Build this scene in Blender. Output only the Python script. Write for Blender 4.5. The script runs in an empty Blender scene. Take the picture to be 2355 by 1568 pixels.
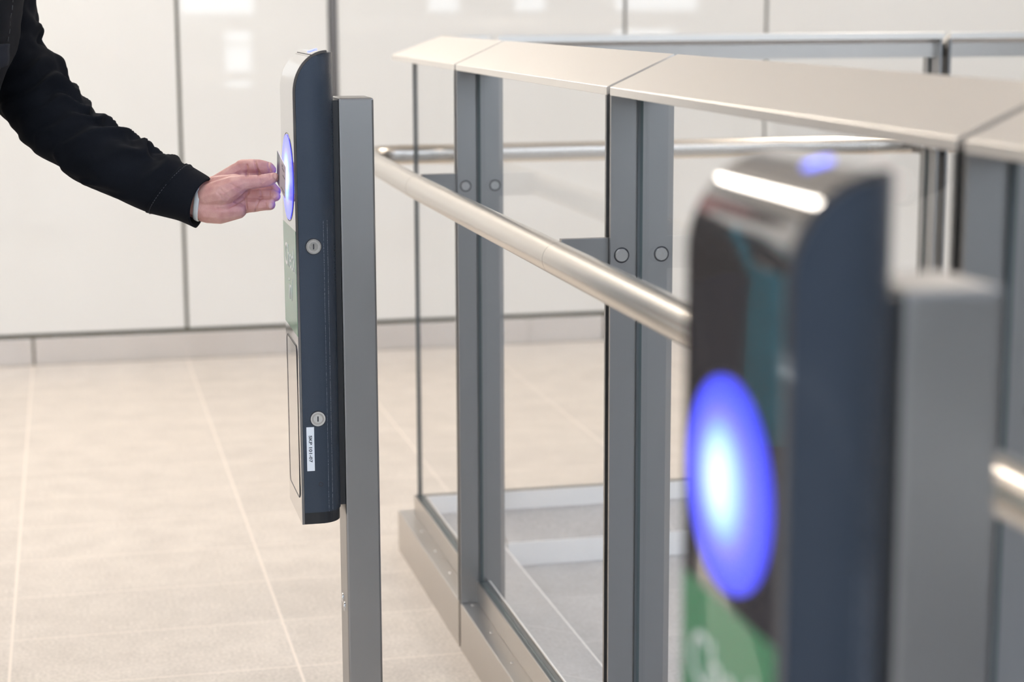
import bpy, bmesh, math, random
from math import sin, cos, pi, radians, sqrt, exp
from mathutils import Vector, Matrix, noise
random.seed(7)
S = bpy.context.scene
C = S.collection

# ------------------------------------------------------------------ camera
F_PX, PITCH, AZ, ROLL, H = 4400.0, radians(9.98), radians(13.07), 0.0036, 1.35
fw = Vector((sin(AZ) * cos(PITCH), cos(AZ) * cos(PITCH), -sin(PITCH)))
rt0 = Vector((cos(AZ), -sin(AZ), 0)); up0 = rt0.cross(fw)
rt = rt0 * cos(ROLL) - up0 * sin(ROLL); up = up0 * cos(ROLL) + rt0 * sin(ROLL)
CAM = Vector((0, 0, H))
cd = bpy.data.cameras.new('camera'); cam = bpy.data.objects.new('camera', cd); C.objects.link(cam)
cd.sensor_width = 36; cd.lens = F_PX / 2355 * 36; cd.clip_start = 0.05
cam.matrix_world = Matrix(((rt.x, up.x, -fw.x, 0), (rt.y, up.y, -fw.y, 0), (rt.z, up.z, -fw.z, H), (0, 0, 0, 1)))
cd.dof.use_dof = True; cd.dof.focus_distance = 3.04; cd.dof.aperture_fstop = 3.4; cd.dof.aperture_blades = 9
S.camera = cam
def at(x, y, d):                       # the point seen at pixel x, y standing d metres away
    return CAM + (fw + rt * ((x - 1177.5) / F_PX) - up * ((y - 784) / F_PX)) * d

# ------------------------------------------------------------------ view, world
S.view_settings.view_transform = 'Standard'; S.view_settings.look = 'None'
S.view_settings.gamma = 1; S.view_settings.use_curve_mapping = False
S.view_settings.exposure = 0.16
W = bpy.data.worlds.new('daylight'); S.world = W; W.use_nodes = True
bg = W.node_tree.nodes['Background']; bg.inputs[0].default_value = (0.80, 0.90, 1.0, 1); bg.inputs[1].default_value = 6.0
LAMP_WARM, FILL_COOL, LAMP_WASH = 5.6, 5.9, 18.5
S.cycles.max_bounces = 10; S.cycles.transparent_max_bounces = 24; S.cycles.glossy_bounces = 6; S.cycles.diffuse_bounces = 5
S.cycles.sample_clamp_indirect = 8.0

# ------------------------------------------------------------------ materials
def mat(name):
    m = bpy.data.materials.new(name); m.use_nodes = True
    return m, m.node_tree, m.node_tree.nodes['Principled BSDF']
def plain(name, col, rough=0.5, metal=0.0, spec=0.5, coat=0.0, ior=None, emis=None, estr=0):
    m, nt, p = mat(name)
    p.inputs['Base Color'].default_value = (*col, 1); p.inputs['Roughness'].default_value = rough
    p.inputs['Metallic'].default_value = metal; p.inputs['Specular IOR Level'].default_value = spec
    p.inputs['Coat Weight'].default_value = coat; p.inputs['Coat Roughness'].default_value = 0.03
    if ior: p.inputs['IOR'].default_value = ior
    if emis: p.inputs['Emission Color'].default_value = (*emis, 1); p.inputs['Emission Strength'].default_value = estr
    return m
def nd(nt, t, **k):
    n = nt.nodes.new(t)
    for a, v in k.items(): setattr(n, a, v)
    return n
def math_n(nt, op, a, b=None, c=None):
    n = nd(nt, 'ShaderNodeMath', operation=op)
    for i, v in enumerate((a, b, c)):
        if v is None: continue
        if isinstance(v, (int, float)): n.inputs[i].default_value = v
        else: nt.links.new(v, n.inputs[i])
    return n.outputs[0]
def brushed(name, col, rough=0.28, stretch=(60, 60, 1.5), bump=0.04, var=0.06):
    m, nt, p = mat(name); L = nt.links.new
    tc = nd(nt, 'ShaderNodeTexCoord'); mp = nd(nt, 'ShaderNodeMapping'); L(tc.outputs['Object'], mp.inputs[0])
    mp.inputs['Scale'].default_value = stretch
    nz = nd(nt, 'ShaderNodeTexNoise'); L(mp.outputs[0], nz.inputs[0]); nz.inputs['Scale'].default_value = 9; nz.inputs['Detail'].default_value = 6
    cr = nd(nt, 'ShaderNodeMapRange'); L(nz.outputs[0], cr.inputs[0]); cr.inputs[3].default_value = rough - var; cr.inputs[4].default_value = rough + var
    L(cr.outputs[0], p.inputs['Roughness'])
    b = nd(nt, 'ShaderNodeBump'); b.inputs['Strength'].default_value = bump; b.inputs['Distance'].default_value = 0.002
    L(nz.outputs[0], b.inputs['Height']); L(b.outputs[0], p.inputs['Normal'])
    p.inputs['Base Color'].default_value = (*col, 1); p.inputs['Metallic'].default_value = 1
    return m
M = {}
M['steel'] = brushed('brushed_steel', (0.56, 0.53, 0.50), 0.30)
M['steel_cap'] = plain('satin_cap_steel', (0.86, 0.825, 0.785), 0.36, 1)
M['steel_rail'] = plain('satin_rail_steel', (0.66, 0.62, 0.57), 0.26, 1)
M['steel_post'] = brushed('satin_post_steel', (0.315, 0.312, 0.312), 0.34, (60, 60, 2), 0.02)
M['steel_skirt'] = brushed('skirting_steel', (0.72, 0.71, 0.71), 0.24, (2, 60, 60))
M['chrome'] = plain('lock_chrome', (0.72, 0.72, 0.70), 0.16, 1)
M['bolt'] = plain('bolt_steel', (0.60, 0.60, 0.60), 0.22, 1)
M['black'] = plain('black_plastic', (0.012, 0.013, 0.016), 0.35)
M['glare_white'] = plain('painted_steel_glare', (0.92, 0.93, 0.94), 0.3)  # bright reflections on the inner steel faces, painted as a white colour
M['dark'] = plain('dark_gap', (0.02, 0.02, 0.02), 0.7)
M['gasket'] = plain('gasket_rubber', (0.07, 0.08, 0.085), 0.5)
M['white_label'] = plain('label_paper', (0.80, 0.83, 0.88), 0.45)
M['ink'] = plain('label_ink', (0.012, 0.018, 0.035), 0.5)
M['white_print'] = plain('white_print', (0.75, 0.78, 0.75), 0.4, coat=0.6)
M['green'] = plain('green_sticker', (0.018, 0.21, 0.085), 0.30, coat=0.55)
M['outline'] = plain('groove_black', (0.012, 0.012, 0.02), 0.4)
M['vent'] = plain('vent_black', (0.005, 0.006, 0.009), 0.5)

def m_face():
    m, nt, p = mat('glossy_reader_face')
    p.inputs['Base Color'].default_value = (0.075, 0.066, 0.062, 1); p.inputs['Roughness'].default_value = 0.05
    p.inputs['IOR'].default_value = 2.0; p.inputs['Coat Weight'].default_value = 1.0; p.inputs['Coat Roughness'].default_value = 0.03
    return m
M['face'] = m_face()
def m_housing():
    m, nt, p = mat('slate_metallic_paint'); L = nt.links.new
    tc = nd(nt, 'ShaderNodeTexCoord')
    nz = nd(nt, 'ShaderNodeTexNoise'); L(tc.outputs['Object'], nz.inputs[0]); nz.inputs['Scale'].default_value = 750; nz.inputs['Detail'].default_value = 2
    b = nd(nt, 'ShaderNodeBump'); b.inputs['Strength'].default_value = 0.6; b.inputs['Distance'].default_value = 0.001
    L(nz.outputs[0], b.inputs['Height']); L(b.outputs[0], p.inputs['Normal'])
    sp = nd(nt, 'ShaderNodeSeparateXYZ'); L(tc.outputs['Object'], sp.inputs[0])
    nw = nd(nt, 'ShaderNodeTexNoise'); L(tc.outputs['Object'], nw.inputs[0]); nw.inputs['Scale'].default_value = 1100; nw.inputs['Detail'].default_value = 1
    wear = 0.0                      # two worn lines along the folded rear edge
    for xx, th in ((0.0395, 0.50), (0.0460, 0.47)):
        near = math_n(nt, 'LESS_THAN', math_n(nt, 'ABSOLUTE', math_n(nt, 'SUBTRACT', sp.outputs[0], xx)), 0.00035)
        w1 = math_n(nt, 'MULTIPLY', near, math_n(nt, 'GREATER_THAN', nw.outputs[0], th))
        wear = w1 if isinstance(wear, float) else math_n(nt, 'MAXIMUM', wear, w1)
    wear = math_n(nt, 'MULTIPLY', wear, math_n(nt, 'LESS_THAN', sp.outputs[2], 1.02))
    mxw = nd(nt, 'ShaderNodeMix', data_type='RGBA'); L(wear, mxw.inputs[0])
    mxw.inputs[6].default_value = (0.030, 0.043, 0.066, 1); mxw.inputs[7].default_value = (0.27, 0.30, 0.35, 1); L(mxw.outputs[2], p.inputs['Base Color'])
    p.inputs['Metallic'].default_value = 0.35
    p.inputs['Roughness'].default_value = 0.34; p.inputs['Coat Weight'].default_value = 0.25; p.inputs['Coat Roughness'].default_value = 0.1
    return m
M['housing'] = m_housing()
def m_led():
    # a round diffuser lit from behind: white hot core, blue rim
    m, nt, p = mat('blue_light_diffuser'); L = nt.links.new
    tc = nd(nt, 'ShaderNodeTexCoord'); sp = nd(nt, 'ShaderNodeSeparateXYZ'); L(tc.outputs['Object'], sp.inputs[0])
    y = math_n(nt, 'MULTIPLY', sp.outputs[1], sp.outputs[1]); z = math_n(nt, 'MULTIPLY', sp.outputs[2], sp.outputs[2])
    r0 = math_n(nt, 'DIVIDE', math_n(nt, 'SQRT', math_n(nt, 'ADD', y, z)), 0.066)
    ys = math_n(nt, 'SUBTRACT', sp.outputs[1], math_n(nt, 'MULTIPLY', math_n(nt, 'MAXIMUM', math_n(nt, 'SUBTRACT', 1.0, r0), 0.0), 0.018))
    r = math_n(nt, 'DIVIDE', math_n(nt, 'SQRT', math_n(nt, 'ADD', math_n(nt, 'MULTIPLY', ys, ys), z)), 0.067)
    cr = nd(nt, 'ShaderNodeValToRGB'); L(r, cr.inputs[0])
    e = cr.color_ramp.elements
    e[0].position = 0.0; e[0].color = (0.60, 0.60, 0.62, 1); e[1].position = 1.0; e[1].color = (0.030, 0.034, 0.60, 1)
    for pos, c in ((0.16, (0.55, 0.58, 0.62, 1)), (0.36, (0.33, 0.53, 0.62, 1)), (0.50, (0.17, 0.29, 0.75, 1)), (0.615, (0.125, 0.135, 0.85, 1)), (0.645, (0.16, 0.125, 0.85, 1)), (0.675, (0.095, 0.105, 0.90, 1)), (0.85, (0.042, 0.060, 0.90, 1))):
        q = e.new(pos); q.color = c
    L(cr.outputs[0], p.inputs['Emission Color']); p.inputs['Emission Strength'].default_value = 1.8
    p.inputs['Base Color'].default_value = (0.05, 0.05, 0.08, 1); p.inputs['Roughness'].default_value = 0.15
    return m
M['led'] = m_led()
M['led_dot'] = plain('blue_status_light', (0.05, 0.05, 0.1), 0.2, emis=(0.16, 0.20, 1.0), estr=2.2)
def m_glass():
    m = bpy.data.materials.new('clear_glass'); m.use_nodes = True; nt = m.node_tree; nt.nodes.clear(); L = nt.links.new
    o = nd(nt, 'ShaderNodeOutputMaterial'); mx = nd(nt, 'ShaderNodeMixShader'); tr = nd(nt, 'ShaderNodeBsdfTransparent'); gl = nd(nt, 'ShaderNodeBsdfGlossy')
    tr.inputs[0].default_value = (0.999, 1.0, 0.9995, 1); gl.inputs['Roughness'].default_value = 0.0; gl.inputs[0].default_value = (0.9, 0.9, 0.9, 1)
    lw = nd(nt, 'ShaderNodeLayerWeight'); lw.inputs[0].default_value = 0.5
    f2 = math_n(nt, 'MULTIPLY_ADD', math_n(nt, 'POWER', lw.outputs['Facing'], 5.0), 0.38, 0.015)
    L(f2, mx.inputs[0]); L(tr.outputs[0], mx.inputs[1]); L(gl.outputs[0], mx.inputs[2]); L(mx.outputs[0], o.inputs[0])
    return m
M['glass'] = m_glass()
M['glass_edge'] = plain('glass_edge_green', (0.085, 0.11, 0.112), 0.2)
def m_panel():
    m, nt, p = mat('white_back_painted_glass'); L = nt.links.new
    p.inputs['Base Color'].default_value = (0.735, 0.745, 0.745, 1); p.inputs['Roughness'].default_value = 0.006
    p.inputs['IOR'].default_value = 1.45; p.inputs['Specular IOR Level'].default_value = 0.5
    return m
M['panel'] = m_panel()
def m_floor(name, base, spec=0.35, rough=0.42, grid=True):
    m, nt, p = mat(name); L = nt.links.new
    tc = nd(nt, 'ShaderNodeTexCoord'); sp = nd(nt, 'ShaderNodeSeparateXYZ'); L(tc.outputs['Object'], sp.inputs[0])
    n1 = nd(nt, 'ShaderNodeTexNoise'); L(tc.outputs['Object'], n1.inputs[0]); n1.inputs['Scale'].default_value = 130; n1.inputs['Detail'].default_value = 5
    n2 = nd(nt, 'ShaderNodeTexNoise'); L(tc.outputs['Object'], n2.inputs[0]); n2.inputs['Scale'].default_value = 9; n2.inputs['Detail'].default_value = 4
    n3 = nd(nt, 'ShaderNodeTexVoronoi'); L(tc.outputs['Object'], n3.inputs[0]); n3.inputs['Scale'].default_value = 45
    a = math_n(nt, 'MULTIPLY_ADD', n1.outputs[0], 0.80, 0.60); b = math_n(nt, 'MULTIPLY_ADD', n2.outputs[0], 0.34, 0.83)
    c = math_n(nt, 'MULTIPLY', a, b)
    spk = math_n(nt, 'MULTIPLY', math_n(nt, 'LESS_THAN', n3.outputs['Distance'], 0.10), 0.10)
    c = math_n(nt, 'ADD', c, spk)
    # stack-bonded 583 x 308 mm slabs, each a slightly different tone
    ix = math_n(nt, 'DIVIDE', math_n(nt, 'ADD', sp.outputs[0], 0.162 + 0.583 * 20), 0.583)
    iy = math_n(nt, 'DIVIDE', math_n(nt, 'ADD', sp.outputs[1], -3.792 + 0.3075 * 50), 0.3075)
    wn = nd(nt, 'ShaderNodeTexWhiteNoise', noise_dimensions='2D'); cb = nd(nt, 'ShaderNodeCombineXYZ')
    L(math_n(nt, 'FLOOR', ix), cb.inputs[0]); L(math_n(nt, 'FLOOR', iy), cb.inputs[1]); L(cb.outputs[0], wn.inputs[0])
    c = math_n(nt, 'MULTIPLY', c, math_n(nt, 'MULTIPLY_ADD', wn.outputs[0], 0.06, 0.97))
    hs = nd(nt, 'ShaderNodeVectorMath', operation='SCALE'); hs.inputs[0].default_value = base; L(c, hs.inputs['Scale'])
    gx = math_n(nt, 'LESS_THAN', math_n(nt, 'FRACT', ix), 0.0060 / 0.583)
    gy = math_n(nt, 'LESS_THAN', math_n(nt, 'FRACT', iy), 0.0042 / 0.3075)
    g = math_n(nt, 'MAXIMUM', gx, gy)
    mx = nd(nt, 'ShaderNodeMix', data_type='RGBA'); L(g, mx.inputs[0]); L(hs.outputs[0], mx.inputs[6])
    mx.inputs[7].default_value = (min(1, base[0] * 1.22 + .05), min(1, base[1] * 1.19 + .05), min(1, base[2] * 1.17 + .05), 1)
    L(mx.outputs[2], p.inputs['Base Color'])
    p.inputs['Roughness'].default_value = rough; p.inputs['Specular IOR Level'].default_value = spec
    bp = nd(nt, 'ShaderNodeBump'); bp.inputs['Strength'].default_value = 0.08; bp.inputs['Distance'].default_value = 0.003
    L(n1.outputs[0], bp.inputs['Height']); L(bp.outputs[0], p.inputs['Normal'])
    return m
M['floor'] = m_floor('limestone_slabs', (0.60, 0.552, 0.505))
M['floor_in'] = m_floor('daylight_tinted_slabs', (0.39, 0.405, 0.435), 0.5, 0.35)  # blue of reflected daylight put into the slab colour
M['wall_dull'] = plain('grey_plaster', (0.24, 0.235, 0.23), 0.8)
M['ceiling'] = plain('white_ceiling', (0.80, 0.78, 0.75), 0.8)
M['lamp_warm'] = plain('warm_lamp', (0.8, 0.8, 0.8), 0.5, emis=(1.0, 0.90, 0.78), estr=LAMP_WARM)
M['fill_cool'] = plain('daylight_fill', (0.8, 0.8, 0.8), 0.5, emis=(0.78, 0.92, 1.14), estr=FILL_COOL)  # added fill, cool like the daylight it replaces
M['lamp_wash'] = plain('wallwash_lamp', (0.8, 0.8, 0.8), 0.5, emis=(1.0, 0.90, 0.79), estr=LAMP_WASH)
M['lamp_body'] = plain('lamp_body_white', (0.7, 0.7, 0.7), 0.4)
M['mullion'] = brushed('dark_mullion_metal', (0.22, 0.20, 0.19), 0.35, (60, 60, 2))
M['olive'] = plain('panel_edge_olive', (0.13, 0.125, 0.075), 0.5)
def m_cloth(name, col, scale=900, bump=0.4, rough=0.92):
    m, nt, p = mat(name); L = nt.links.new
    tc = nd(nt, 'ShaderNodeTexCoord')
    nz = nd(nt, 'ShaderNodeTexNoise'); L(tc.outputs['Object'], nz.inputs[0]); nz.inputs['Scale'].default_value = scale; nz.inputs['Detail'].default_value = 3
    n2 = nd(nt, 'ShaderNodeTexNoise'); L(tc.outputs['Object'], n2.inputs[0]); n2.inputs['Scale'].default_value = 14; n2.inputs['Detail'].default_value = 4
    k = math_n(nt, 'MULTIPLY', math_n(nt, 'MULTIPLY_ADD', nz.outputs[0], 0.5, 0.75), math_n(nt, 'MULTIPLY_ADD', n2.outputs[0], 0.6, 0.7))
    hs = nd(nt, 'ShaderNodeVectorMath', operation='SCALE'); hs.inputs[0].default_value = col; L(k, hs.inputs['Scale']); L(hs.outputs[0], p.inputs['Base Color'])
    b = nd(nt, 'ShaderNodeBump'); b.inputs['Strength'].default_value = bump; b.inputs['Distance'].default_value = 0.001
    L(nz.outputs[0], b.inputs['Height']); L(b.outputs[0], p.inputs['Normal'])
    p.inputs['Roughness'].default_value = rough; p.inputs['Specular IOR Level'].default_value = 0.06
    p.inputs['Sheen Weight'].default_value = 0.02; p.inputs['Sheen Roughness'].default_value = 0.4
    return m
M['jacket'] = m_cloth('black_denim', (0.0095, 0.0105, 0.0138))
M['flap'] = m_cloth('lit_black_denim', (0.022, 0.0245, 0.033))  # same cloth as the jacket, lightened where the flap catches light
M['stitch'] = plain('dark_stitching', (0.06, 0.062, 0.07), 0.8)
M['trouser'] = m_cloth('navy_twill', (0.012, 0.016, 0.035), 700)
M['bag'] = m_cloth('teal_canvas', (0.0, 0.19, 0.26), 500)
M['shoe'] = plain('dark_shoe_leather', (0.02, 0.018, 0.016), 0.4)
M['hair'] = plain('brown_hair', (0.05, 0.03, 0.018), 0.55)
def m_skin():
    m, nt, p = mat('skin'); L = nt.links.new
    tc = nd(nt, 'ShaderNodeTexCoord')
    n1 = nd(nt, 'ShaderNodeTexNoise'); L(tc.outputs['Object'], n1.inputs[0]); n1.inputs['Scale'].default_value = 60; n1.inputs['Detail'].default_value = 5
    n2 = nd(nt, 'ShaderNodeTexVoronoi'); L(tc.outputs['Object'], n2.inputs[0]); n2.inputs['Scale'].default_value = 900
    cr = nd(nt, 'ShaderNodeValToRGB'); L(n1.outputs[0], cr.inputs[0]); e = cr.color_ramp.elements
    e[0].position = 0.22; e[0].color = (0.54, 0.245, 0.215, 1); e[1].position = 0.78; e[1].color = (0.73, 0.42, 0.365, 1)
    L(cr.outputs[0], p.inputs['Base Color'])
    h = math_n(nt, 'ADD', math_n(nt, 'MULTIPLY', n1.outputs[0], 1.2), math_n(nt, 'MULTIPLY', n2.outputs[0], 0.35))
    b = nd(nt, 'ShaderNodeBump'); b.inputs['Strength'].default_value = 0.25; b.inputs['Distance'].default_value = 0.002
    L(h, b.inputs['Height']); L(b.outputs[0], p.inputs['Normal'])
    p.inputs['Roughness'].default_value = 0.48; p.inputs['Specular IOR Level'].default_value = 0.4
    p.inputs['Subsurface Weight'].default_value = 0.15; p.inputs['Subsurface Radius'].default_value = (0.008, 0.003, 0.0015)
    p.inputs['Subsurface Scale'].default_value = 0.5
    return m
M['skin'] = m_skin()
M['nail'] = plain('fingernail', (0.62, 0.35, 0.31), 0.3)
M['eye'] = plain('eye_white', (0.75, 0.74, 0.72), 0.2)
M['iris'] = plain('iris_brown', (0.05, 0.03, 0.02), 0.2)
M['strap'] = plain('white_watch_strap', (0.70, 0.72, 0.72), 0.45)
M['strap_grey'] = plain('strap_embossing', (0.50, 0.53, 0.53), 0.45)
M['card_white'] = plain('card_white', (0.66, 0.60, 0.60), 0.35)
M['card_dark'] = plain('card_dark_stripe', (0.085, 0.105, 0.135), 0.3)

# ------------------------------------------------------------------ helpers
def obj(name, bm, m, parent=None, smooth=False, loc=None, mats=None):
    me = bpy.data.meshes.new(name)
    bmesh.ops.recalc_face_normals(bm, faces=bm.faces[:]); bm.to_mesh(me); bm.free()
    for x in (mats or [m]): me.materials.append(x)
    if smooth:
        for f in me.polygons: f.use_smooth = True
    o = bpy.data.objects.new(name, me); C.objects.link(o)
    if parent: o.parent = parent
    if loc is not None: o.location = loc
    return o
def empty(name, loc, label, cat, group=None, rotz=0):
    o = bpy.data.objects.new(name, None); C.objects.link(o); o.location = loc; o.rotation_euler = (0, 0, rotz)
    o.empty_display_size = 0.1
    return tag(o, label, cat, group)
def tag(o, label, cat, group=None):
    o['label'] = label; o['category'] = cat
    if group: o['group'] = group
    return o
def struct(name, bm, m, parent=None, mats=None):
    o = obj(name, bm, m, parent, mats=mats)
    if not parent: o['kind'] = 'structure'
    return o
def box(bm, a, b, bevel=0.0, mi=0):
    x0, y0, z0 = a; x1, y1, z1 = b
    vs = [bm.verts.new(p) for p in ((x0, y0, z0), (x1, y0, z0), (x1, y1, z0), (x0, y1, z0), (x0, y0, z1), (x1, y0, z1), (x1, y1, z1), (x0, y1, z1))]
    fs = [bm.faces.new([vs[i] for i in f]) for f in ((3, 2, 1, 0), (4, 5, 6, 7), (0, 1, 5, 4), (1, 2, 6, 5), (2, 3, 7, 6), (3, 0, 4, 7))]
    for f in fs: f.material_index = mi
    if bevel:
        es = list({e for f in fs for e in f.edges})
        bmesh.ops.bevel(bm, geom=es, offset=bevel, segments=2, affect='EDGES', profile=0.5)
    return bm
def B(a, b, bevel=0.0): return box(bmesh.new(), a, b, bevel)
def prism(bm, pts, d0, d1, fn):
    """polygon pts (u, v) swept from d0 to d1; fn(u, v, d, k) -> point (k = 0 start, 1 end)"""
    a = [bm.verts.new(fn(u, v, d0, 0)) for u, v in pts]; b = [bm.verts.new(fn(u, v, d1, 1)) for u, v in pts]
    n = len(pts)
    bm.faces.new(a[::-1]); bm.faces.new(b)
    for i in range(n): bm.faces.new((a[i], a[(i + 1) % n], b[(i + 1) % n], b[i]))
    return bm
def frame(d):
    d = d.normalized(); a = Vector((0, 0, 1)) if abs(d.z) < 0.9 else Vector((1, 0, 0))
    u = d.cross(a).normalized(); return u, d.cross(u).normalized()
def disc(bm, c, d, r, h, n=24, r2=None):
    """a short cylinder (or cone) from c along unit d"""
    c = Vector(c); d = Vector(d).normalized(); u, v = frame(d); r2 = r if r2 is None else r2
    a = [bm.verts.new(c + (u * cos(2 * pi * i / n) + v * sin(2 * pi * i / n)) * r) for i in range(n)]
    b = [bm.verts.new(c + d * h + (u * cos(2 * pi * i / n) + v * sin(2 * pi * i / n)) * r2) for i in range(n)]
    bm.faces.new(a[::-1]); bm.faces.new(b)
    for i in range(n): bm.faces.new((a[i], a[(i + 1) % n], b[(i + 1) % n], b[i]))
    return bm
def ringtube(bm, c, d, r0, r1, h, n=32):
    c = Vector(c); d = Vector(d).normalized(); u, v = frame(d)
    def rg(r, k): return [bm.verts.new(c + d * k + (u * cos(2 * pi * i / n) + v * sin(2 * pi * i / n)) * r) for i in range(n)]
    R = [rg(r0, 0), rg(r1, 0), rg(r1, h), rg(r0, h)]
    for k in range(4):
        p, q = R[k], R[(k + 1) % 4]
        for i in range(n): bm.faces.new((p[i], p[(i + 1) % n], q[(i + 1) % n], q[i]))
    return bm
def tube(bm, pts, r, n=24, cap=True):
    pts = [Vector(p) for p in pts]; rings = []
    for i, p in enumerate(pts):
        d = (pts[min(i + 1, len(pts) - 1)] - pts[max(i - 1, 0)]).normalized()
        u = d.cross(Vector((0, 0, 1))); u = u.normalized() if u.length > 1e-4 else Vector((1, 0, 0)); v = u.cross(d)
        rr = r[i] if isinstance(r, (list, tuple)) else r
        rings.append([bm.verts.new(p + (u * cos(2 * pi * k / n) + v * sin(2 * pi * k / n)) * rr) for k in range(n)])
    for a, b in zip(rings, rings[1:]):
        for k in range(n): bm.faces.new((a[k], a[(k + 1) % n], b[(k + 1) % n], b[k]))
    if cap: bm.faces.new(rings[0][::-1]); bm.faces.new(rings[-1])
    return bm
def text_mesh(name, body, size, m, parent, matrix, depth=0.0003, align='LEFT', offset=0.0):
    cu = bpy.data.curves.new(name, 'FONT'); cu.body = body; cu.size = size; cu.extrude = depth; cu.align_x = align; cu.offset = offset; cu.resolution_u = 3
    t = bpy.data.objects.new(name + '_tmp', cu); C.objects.link(t)
    dg = bpy.context.evaluated_depsgraph_get(); me = bpy.data.meshes.new_from_object(t.evaluated_get(dg))
    bpy.data.objects.remove(t); bpy.data.curves.remove(cu)
    me.materials.clear(); me.materials.append(m); me.transform(matrix)
    o = bpy.data.objects.new(name, me); C.objects.link(o); o.parent = parent
    return o

# ------------------------------------------------------------------ the room
XL, XR, YF, YB, ZC = -5.0, 8.0, -5.0, 7.395, 3.3
struct('floor', B((XL, YF, -0.1), (XR, YB, 0)), M['floor'])
struct('ceiling', B((XL, YF, ZC), (XR, YB + 0.2, ZC + 0.1)), M['ceiling'])
struct('wall_left', B((XL - 0.1, YF, -0.1), (XL, YB + 0.2, ZC + 0.1)), M['panel'])
struct('wall_right', B((XR, YF, -0.1), (XR + 0.1, YB + 0.2, ZC + 0.1)), M['wall_dull'])
# wall behind the camera, with openings to the daylight
wins = [(1.184, 1.921, 1.265, 3.0), (1.62, 1.887, 0.979, 1.107), (1.615, 1.883, 0.677, 0.946), (1.608, 1.879, 0.531, 0.596),
        (3.718, 4.061, 1.275, 3.0), (4.643, 4.994, 1.28, 3.0), (5.73, 6.675, 1.277, 3.0), (5.717, 6.483, 1.012, 1.095),
        (-4.2, -2.2, 0.9, 3.0), (-1.6, 0.2, 1.7, 3.0)]
xs = sorted({XL, XR, *[w[0] for w in wins], *[w[1] for w in wins]}); zs = sorted({-0.1, ZC + 0.1, *[w[2] for w in wins], *[w[3] for w in wins]})
bm = bmesh.new()
for x0, x1 in zip(xs, xs[1:]):
    run = None
    for z0, z1 in zip(zs, zs[1:]):
        cx, cz = (x0 + x1) / 2, (z0 + z1) / 2
        if any(w[0] < cx < w[1] and w[2] < cz < w[3] for w in wins):
            if run: box(bm, (x0, YF - 0.12, run[0]), (x1, YF, run[1])); run = None
        else: run = (run[0], z1) if run else (z0, z1)
    if run: box(bm, (x0, YF - 0.12, run[0]), (x1, YF, run[1]))
struct('wall_front', bm, M['wall_dull'])

wb = struct('wall_back', B((XL, YB + 0.035, -0.1), (XR, YB + 0.2, ZC)), M['olive'])
JG = 0.013
joints = [-2.1, -0.78 - 0.25, 0.427, (0.997, 1.034), 2.183, 2.777, 4.0, 5.2, 6.4]
edges = [XL + 0.002]
for j in joints: edges += list(j) if isinstance(j, tuple) else [j - JG / 2, j + JG / 2]
edges.append(XR - 0.002)
for a, b in zip(edges[::2], edges[1::2]):
    obj('wall_panel', B((a, YB, 0.122), (b, YB + 0.03, ZC - 0.01), 0.001), M['panel'], wb)
struct('trim_1', B((1.002, YB - 0.006, 0.115), (1.029, YB + 0.034, ZC - 0.01), 0.002), M['mullion'])
bb = struct('baseboard_back', B((XL, YB + 0.02, 0.0), (XR, YB + 0.034, 0.108)), M['olive'])
sk = [XL, -2.4, -0.153, 2.1, 4.35, 6.6, XR]
for a, b in zip(sk, sk[1:]): obj('skirting_strip', B((a + 0.004, YB - 0.004, 0.002), (b - 0.004, YB + 0.018, 0.106), 0.001), M['steel_skirt'], bb)

# ------------------------------------------------------------------ ceiling lamps, and added cool panels in place of daylight
def lamp(x0, y0, x1, y1, m, label, group):
    cx, cy = (x0 + x1) / 2, (y0 + y1) / 2
    r = empty('ceiling_light', (cx, cy, ZC), label, 'ceiling light', group)
    w, l = (x1 - x0) / 2, (y1 - y0) / 2
    obj('lamp_housing', B((-w - 0.02, -l - 0.02, -0.03), (w + 0.02, l + 0.02, 0.0)), M['lamp_body'], r)
    obj('diffuser', B((-w, -l, -0.036), (w, l, -0.0305)), m, r)
for x in (-4.35, -2.25, -0.15, 2.9, 5.2):
    lamp(x - 0.17, 4.75, x + 0.17, 7.05 if abs(x + 0.15) < 0.1 else 6.2, M['lamp_wash'], 'long warm ceiling light running up to the white glass wall', 'long ceiling lights by the wall')
    lamp(x - 0.13, 2.1, x + 0.13, 4.4, M['lamp_warm'], 'long warm ceiling light above the balustrade', 'warm ceiling lights')
for x in (-3.2, -0.4, 2.4, 5.2):
    for y in (-3.2, -0.4, 1.8):
        lamp(x - 0.6, y - 0.3, x + 0.6, y + 0.3, M['fill_cool'], 'added cool fill panel over the near floor, standing in for daylight', 'added cool fill panels')  # panels added to cast daylight-coloured fill on the near floor

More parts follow.
